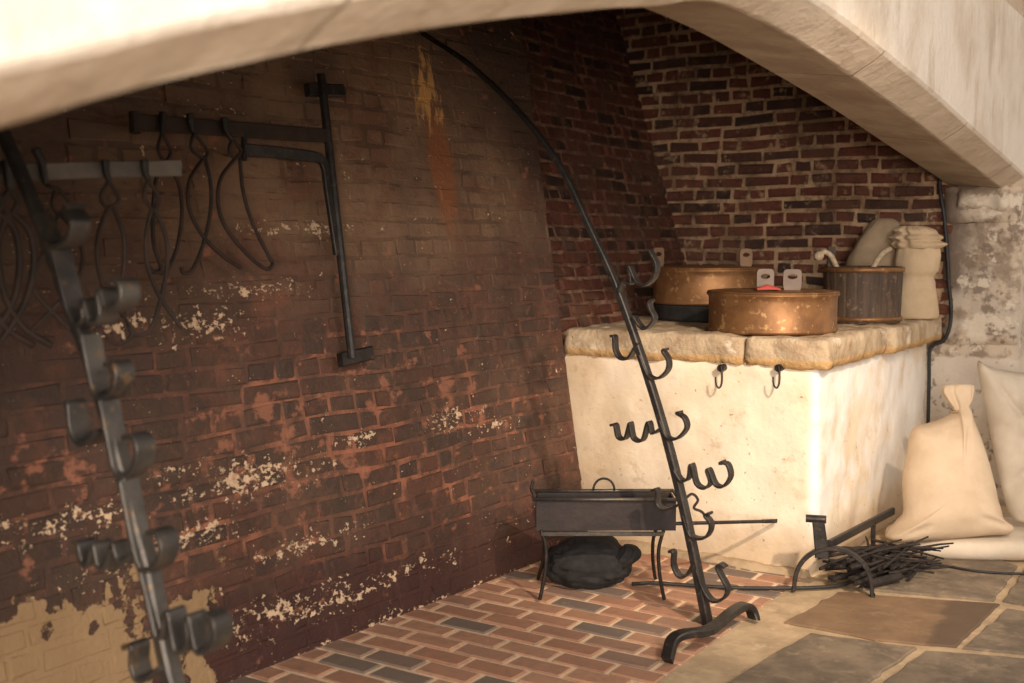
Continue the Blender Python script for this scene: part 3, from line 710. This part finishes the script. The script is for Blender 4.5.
# big tied sack
b = loc(2.115, 5.47, .098)
t = thing('grain_sack', 'plump beige cloth sack with tied neck against the plinth side', 'sack', b)
OL = [(954, 411), (957, 402), (967, 402), (971, 412), (982, 440), (991, 472), (999, 503), (1003, 518), (1013, 526), (1008, 533), (985, 535), (950, 538), (915, 541), (893, 542), (885, 537), (895, 527), (903, 513), (902, 480), (907, 450), (913, 428), (928, 423), (942, 418)]
dS = lambda y: 5.42 + (540 - y) / 125 * .22
obj('sack_body', pillow_bm(OL, dS, .17, 3, .010, [(1003, 503, 975, 480, .018, -.022), (1005, 520, 965, 505, .015, -.018), (962, 415, 955, 455, .014, -.02), (970, 418, 982, 455, .012, -.018), (950, 418, 930, 450, .014, -.014), (895, 530, 925, 515, .016, -.016)]), SACK, t, True)
b = b - W3 * .052 - CR * .022 - CF * .03
obj('sack_neck', sack_bm(b, [(.094, .20, .609, .036, .034, .12), (.092, .20, .63, .034, .03, .16), (.086, .20, .67, .055, .034, .18), (.076, .20, .715, .070, .032, .18), (.082, .21, .742, .066, .026, .16), (.09, .21, .750, .03, .012, .1)], seed=4, amp=.004), SACK, t, True)
cord_ring(b + CR * .094 + CF * .20 + W3 * .618, .041, .006, SACK3, t)
# leaning pale sack at the right edge
OR = [(978, 361), (988, 366), (1010, 371), (1045, 373), (1080, 367), (1086, 375), (1084, 440), (1090, 515), (1060, 524), (1030, 524), (1012, 519), (1003, 494), (994, 455), (986, 412), (979, 378)]
dR = lambda y: 5.56 + (520 - y) / 160 * .25
o = obj('flour_sack', pillow_bm(OR, dR, .12, 11, .022, [(982, 366, 1030, 430, .02, -.03), (1000, 490, 1035, 440, .022, -.03), (1015, 375, 1005, 450, .018, -.022), (1015, 515, 1050, 480, .02, -.03)]), SACK2, None, True)
tag(o, 'upright pale canvas sack cut by the right edge of the picture', 'sack')
# sacks on the plinth
b = loc(2.245, 6.50, ZT)
t = thing('flour_sack', 'cream sack with rolled frilly top standing on the plinth end', 'sack', b)
obj('sack_body', sack_bm(b, [(0, 0, .0, .11, .09, 0), (0, 0, .02, .125, .105, 0), (0, 0, .12, .115, .10, 0), (-.005, 0, .20, .105, .09, .02), (0, 0, .232, .090, .08, .03), (0, 0, .27, .118, .095, .02), (.005, 0, .34, .122, .10, .02), (.008, 0, .40, .112, .09, .04)], seed=2, amp=.008), SACK4, t, True)
obj('sack_top', sack_bm(b, [(.008, 0, .385, .10, .08, .03), (.01, 0, .395, .130, .10, .08), (.015, 0, .415, .148, .11, .11), (.0, 0, .432, .120, .09, .10), (-.01, 0, .450, .142, .10, .12), (-.005, 0, .470, .11, .08, .10), (-.02, 0, .49, .110, .08, .12), (-.03, 0, .512, .07, .05, .12), (-.03, 0, .512, .03, .03, .05)], seed=6, amp=.016, seg=96), SACK4, t, True)
b = loc(2.07, 6.66, ZT)
o = obj('grain_sack', sack_bm(b, [(-.02, 0, .0, .17, .10, 0), (-.02, 0, .03, .19, .12, 0), (-.01, 0, .2, .18, .12, 0), (.0, .02, .34, .145, .10, 0), (.03, .03, .45, .11, .08, 0), (.05, .04, .52, .085, .06, .03), (.055, .04, .555, .05, .03, .03), (.055, .04, .56, .01, .01, 0)], seed=9, amp=.010), SACK3, None, True)
tag(o, 'brown hessian sack behind the bucket on the plinth', 'sack')

# ------------------------------------------------------------------ two wall hooks on the plinth front
for i, (px, lab) in enumerate(((721, 'small black iron hook on the plinth front, under the copper pan left side'), (778.5, 'small black iron hook on the plinth front, nearer the corner'))):
    yy = 4.985; t = thing('wall_hook', lab, 'hook', PY(px, 368, yy), 'hooks on the plinth front')
    p = PY(px, 368, yy); bm = bmesh.new(); tube(bm, [p + Vector((0, .04, 0)), p + Vector((0, .0, 0)), p + Vector((0, -.008, 0))], .017, 12); obj('nail_head', bm, IRON, t)
    bm = bmesh.new(); tube(bm, spline([PY(px, 366, yy - .012), PY(px + 1, 375, yy - .012), PY(px + .5, 384, yy - .02), PY(px - 2, 388, yy - .03), PY(px - 5, 384, yy - .035), PY(px - 5.5, 377, yy - .035)], 5), .0055, 7, .0035); obj('hook_shank', bm, IRON, t, True)

# ------------------------------------------------------------------ charcoal brazier
A0 = PF(541, 601); A1 = PF(663, 601); e1 = (A1 - A0); wd = e1.length; e1.normalize(); e2 = W3.cross(e1); dp = .15
t = thing('brazier', 'dark iron charcoal brazier on thin legs at the foot of the back wall', 'brazier', A0 + e1 * wd / 2 + e2 * dp / 2)
def B(a, b, z): return A0 + e1 * a + e2 * b + W3 * z
bm = bmesh.new(); th = .008; z0, z1 = .305, .425; xl, xr = -.02, wd + .05
for (o_, u, v) in ((B(xl, 0, z0), e1 * (xr - xl), e2 * th), (B(xl, dp - th, z0), e1 * (xr - xl), e2 * th), (B(xl, th, z0), e1 * th, e2 * (dp - 2 * th)), (B(xr - th, th, z0), e1 * th, e2 * (dp - 2 * th))): obox(bm, o_, u, v, W3 * (z1 - z0))
obox(bm, B(xl, 0, z0 - .008), e1 * (xr - xl), e2 * dp, W3 * .008); obj('fire_box', bm, IRON_B, t)
bm = bmesh.new()
for (p, q) in (((xl - .01, -.01), (xr + .01, -.01)), ((xr + .01, -.01), (xr + .01, dp + .01)), ((xr + .01, dp + .01), (xl - .01, dp + .01)), ((xl - .01, dp + .01), (xl - .01, -.01))): tube(bm, [B(*p, z1 + .006), B(*q, z1 + .004)], .008, 8)
obj('rim', bm, IRON_L, t, True)
bm = bmesh.new(); strap(bm, [B(0, -.004, .285), B(wd, -.004, .285)], e2, .012, .018); strap(bm, [B(0, dp, .285), B(wd, dp, .285)], e2, .012, .018); obj('lower_rail', bm, IRON_L, t)
for (a, b_) in ((0, 0), (wd, 0), (wd, dp), (0, dp)):
    sg = -1 if a == 0 else 1
    bm = bmesh.new(); k_ = 0 if b_ == 0 else 1; tube(bm, spline([B(a, b_, .30), B(a - sg * .02, b_ + .03 * k_, .22), B(a - sg * .016, b_ + .08 * k_, .12), B(a + sg * .0, b_ + .14 * k_, .03), B(a + sg * .006, b_ + .155 * k_, .006)], 5), .008, 8); obj('leg', bm, IRON, t, True)
bm = bmesh.new(); hc = B(.27, dp, z1 + .01); tube(bm, [hc + e1 * (.045 * math.cos(q)) + W3 * (.05 * math.sin(q)) for q in [math.pi * k / 14 for k in range(15)]], .005, 8); obj('ring_handle', bm, IRON, t, True)
bm = bmesh.new(); tube(bm, spline([B(xl, dp * .5, z1), B(xl - .02, dp * .5, z1 + .03), B(xl - .01, dp * .5, z1 + .07)], 5), .006, 8); obj('end_spike', bm, IRON, t, True)
bm = bmesh.new(); h0 = B(xr, dp * .4, .312); h1 = PY(777, 521, YS - .025)
tube(bm, [h0, h0.lerp(h1, .5), h0.lerp(h1, .86)], .008, 8); strap(bm, [h0.lerp(h1, .84), h0.lerp(h1, .9), h1], e2, .012, .016, .014, .018); obj('handle', bm, IRON, t, True)
bm = bmesh.new(); tube(bm, spline([PL(x, y, h0, CF) for x, y in ((684, 500), (692, 494), (698, 500), (694, 508), (702, 512), (708, 520))], 5), .006, 7); obj('scroll_bracket', bm, IRON_R, t, True)

# black cloth bag under it
b = loc(.33, 4.99)
t = thing('black_bag', 'soft black cloth bag lying on the bricks under the brazier', 'bag', b)
def lump_bag():
    bm = bmesh.new(); bmesh.ops.create_icosphere(bm, subdivisions=5, radius=1)
    for v in bm.verts:
        p = v.co.copy(); s = 1 + .09 * noise.fractal(p * 2.2, .9, 2, 4) - .14 * abs(noise.noise(Vector((p.x * 1.5, p.y * 4, p.z * 6 + p.x * 2))))
        q = Vector((math.copysign(abs(p.x) ** .85, p.x) * .195, p.y * .15, p.z * .12)) * s
        q.z = max(q.z + .095, .004 + .002 * noise.noise(p * 9)) * (1 - .12 * max(0, -p.x)) ; v.co = b + CR * q.x + CF * q.y + W3 * q.z
    return bm
obj('bag_body', lump_bag(), CLOTH_B, t, True)
bm = sack_bm(b + CR * .13 + W3 * .10, [(0, -.05, .0, .05, .06, .1), (.03, -.08, .04, .055, .05, .15), (.045, -.08, .075, .04, .04, .15), (.04, -.07, .09, .02, .02, .1)], seed=3, amp=.01); obj('bag_mouth', bm, CLOTH_B, t, True)

# ------------------------------------------------------------------ andiron
a0, a1 = PF(794, 591), PF(872, 597); mid = (a0 + a1) / 2; ax = (a1 - a0).normalized(); hw = (a1 - a0).length / 2; bk = W3.cross(ax)
t = thing('andiron', 'black wrought iron andiron with arched front foot and scroll-topped post', 'andiron', mid)
bm = bmesh.new(); H = .185
pts = [a0 + W3 * .006 - ax * .012, a0 + W3 * .006] + [mid - ax * (hw * math.cos(q)) + W3 * (.012 + H * math.sin(q) ** .85) for q in [math.pi * k / 18 for k in range(1, 18)]] + [a1 + W3 * .006, a1 + W3 * .006 + ax * .012]
strap(bm, pts, bk, .035, .018); obj('arched_foot', bm, IRON, t)
top = PL(818, 519, mid, bk); pb = PL(822, 553, mid, bk)
bm = bmesh.new(); strap(bm, spline([pb - W3 * .02, pb, pb.lerp(top, .35), pb.lerp(top, .6), top], 4), ax, .060, .024, .050); obj('post', bm, IRON, t)
bm = bmesh.new(); tube(bm, [top - ax * .05, top + ax * .034], .017, 12); obj('scroll', bm, IRON, t)
bm = bmesh.new(); p1 = PL(829, 545, mid, bk) + bk * .01; p2 = PX(893, 511, p1.x + .0); strap(bm, [p1, p2], W3, .036, .02); obj('log_bar', bm, IRON, t)
p3 = p1.lerp(p2, .66); bm = bmesh.new(); strap(bm, [p3, Vector((p3.x, p3.y, .1)), Vector((p3.x + .004, p3.y, .004))], (1, 0, 0), .02, .02); obj('rear_leg', bm, IRON, t)

# ------------------------------------------------------------------ bundle of dark twigs
bcn = Vector((-1.36, 5.17, 0)); t = thing('twig_bundle', 'tangled bundle of dark twigs on the flagstones beside the andiron', 'twigs', bcn)
for i in range(70):
    ang = math.radians(R.gauss(58, 26)); L_ = R.uniform(.16, .46); d = Vector((math.cos(ang), math.sin(ang), R.uniform(-.12, .2)))
    c = bcn + Vector((math.cos(math.radians(58)), math.sin(math.radians(58)), 0)) * R.uniform(-.16, .16) + Vector((math.sin(math.radians(58)), -math.cos(math.radians(58)), 0)) * R.gauss(0, .05)
    hmax = .11; c.z = .02 + R.random() ** 1.3 * hmax
    pts = []; bend = Vector((R.uniform(-1, 1), R.uniform(-1, 1), R.uniform(-.3, .6))) * .025
    for k in range(6):
        u = k / 5 - .5; p = c + d * L_ * u + bend * (1 - 4 * u * u) + Vector([R.uniform(-.004, .004) for _ in range(3)]); p.z = max(p.z, .010); pts.append(p)
    bm = bmesh.new(); tube(bm, pts, R.uniform(.006, .012), 6, .004); obj('twig', bm, TWIG, t)
bm = bmesh.new(); tube(bm, [PF(868, 584, .03), PF(884, 580, .035), PF(900, 576, .04)], .018, 10); obj('twig', bm, TWIG, t)

# ------------------------------------------------------------------ cables
bm = bmesh.new()
yy = YE - .075
up_ = [PY(x, y, yy) for x, y in ((939, 150), (940, 188), (944, 215), (947, 250), (949, 285), (951, 305))] + [PY(x, y, yy - .04) for x, y in ((950, 325), (944, 340), (934, 345), (929.5, 352), (929, 380), (928, 425), (927, 470), (926, 520))]
tube(bm, spline(up_, 5), .011, 8); tag(obj('cable', bm, CABLE, None, True), 'black cable hanging down past the plinth end by the stone jamb', 'cable')
bm = bmesh.new()
tube(bm, spline([PF(x, y, .012) for x, y in ((632, 584), (655, 583), (700, 586), (745, 588), (800, 588), (835, 586), (852, 581), (862, 574))], 5), .0085, 8)
tag(obj('cable', bm, CABLE, None, True), 'black cable lying on the floor along the foot of the plinth', 'cable')
bm = bmesh.new()
tube(bm, spline([PF(x, y, .010) for x, y in ((915, 562), (945, 566), (975, 571), (1000, 573), (1030, 574))], 5), .006, 8)
tag(obj('cable', bm, CABLE, None, True), 'thin black cable on the flagstones in front of the white sack', 'cable')

# ------------------------------------------------------------------ light
def area(name, at, target, size, power, col, sy=None, spread=None):
    l = bpy.data.lights.new(name, 'AREA'); l.energy = power; l.color = col; l.size = size
    if sy: l.shape = 'RECTANGLE'; l.size_y = sy
    if spread: l.spread = spread
    o = bpy.data.objects.new(name, l); COL.objects.link(o); o.location = at
    o.rotation_euler = (Vector(target) - Vector(at)).to_track_quat('-Z', 'Y').to_euler(); return o
def spot(name, at, target, power, col, ang, blend, rad):
    l = bpy.data.lights.new(name, 'SPOT'); l.energy = power; l.color = col; l.spot_size = math.radians(ang); l.spot_blend = blend; l.shadow_soft_size = rad
    o = bpy.data.objects.new(name, l); COL.objects.link(o); o.location = at
    o.rotation_euler = (Vector(target) - Vector(at)).to_track_quat('-Z', 'Y').to_euler(); return o
area('window_daylight', (2.4, .3, 3.3), (-1.15, 2.4, 2.3), 1.6, 132, (1.0, .93, .86), 1.4)
spot('room_spotlight', (.7, 2.2, 3.0), (-2.0, 5.1, .30), 600, (1.0, .79, .59), 38, .8, .06)
area('back_wall_fill', (1.2, -2.2, 1.6), (-2.5, 4.8, .9), 1.3, 38, (1.0, .87, .74), 1.3, math.radians(75))  # unseen fill lamp, added to brighten the back wall
w = bpy.data.worlds.new('world'); bpy.context.scene.world = w; w.use_nodes = True
w.node_tree.nodes['Background'].inputs[0].default_value = (1.0, .85, .72, 1); w.node_tree.nodes['Background'].inputs[1].default_value = .62
sc = bpy.context.scene
sc.view_settings.view_transform = 'Standard'; sc.view_settings.look = 'None'; sc.view_settings.gamma = 1; sc.view_settings.use_curve_mapping = False
sc.view_settings.exposure = 0.3
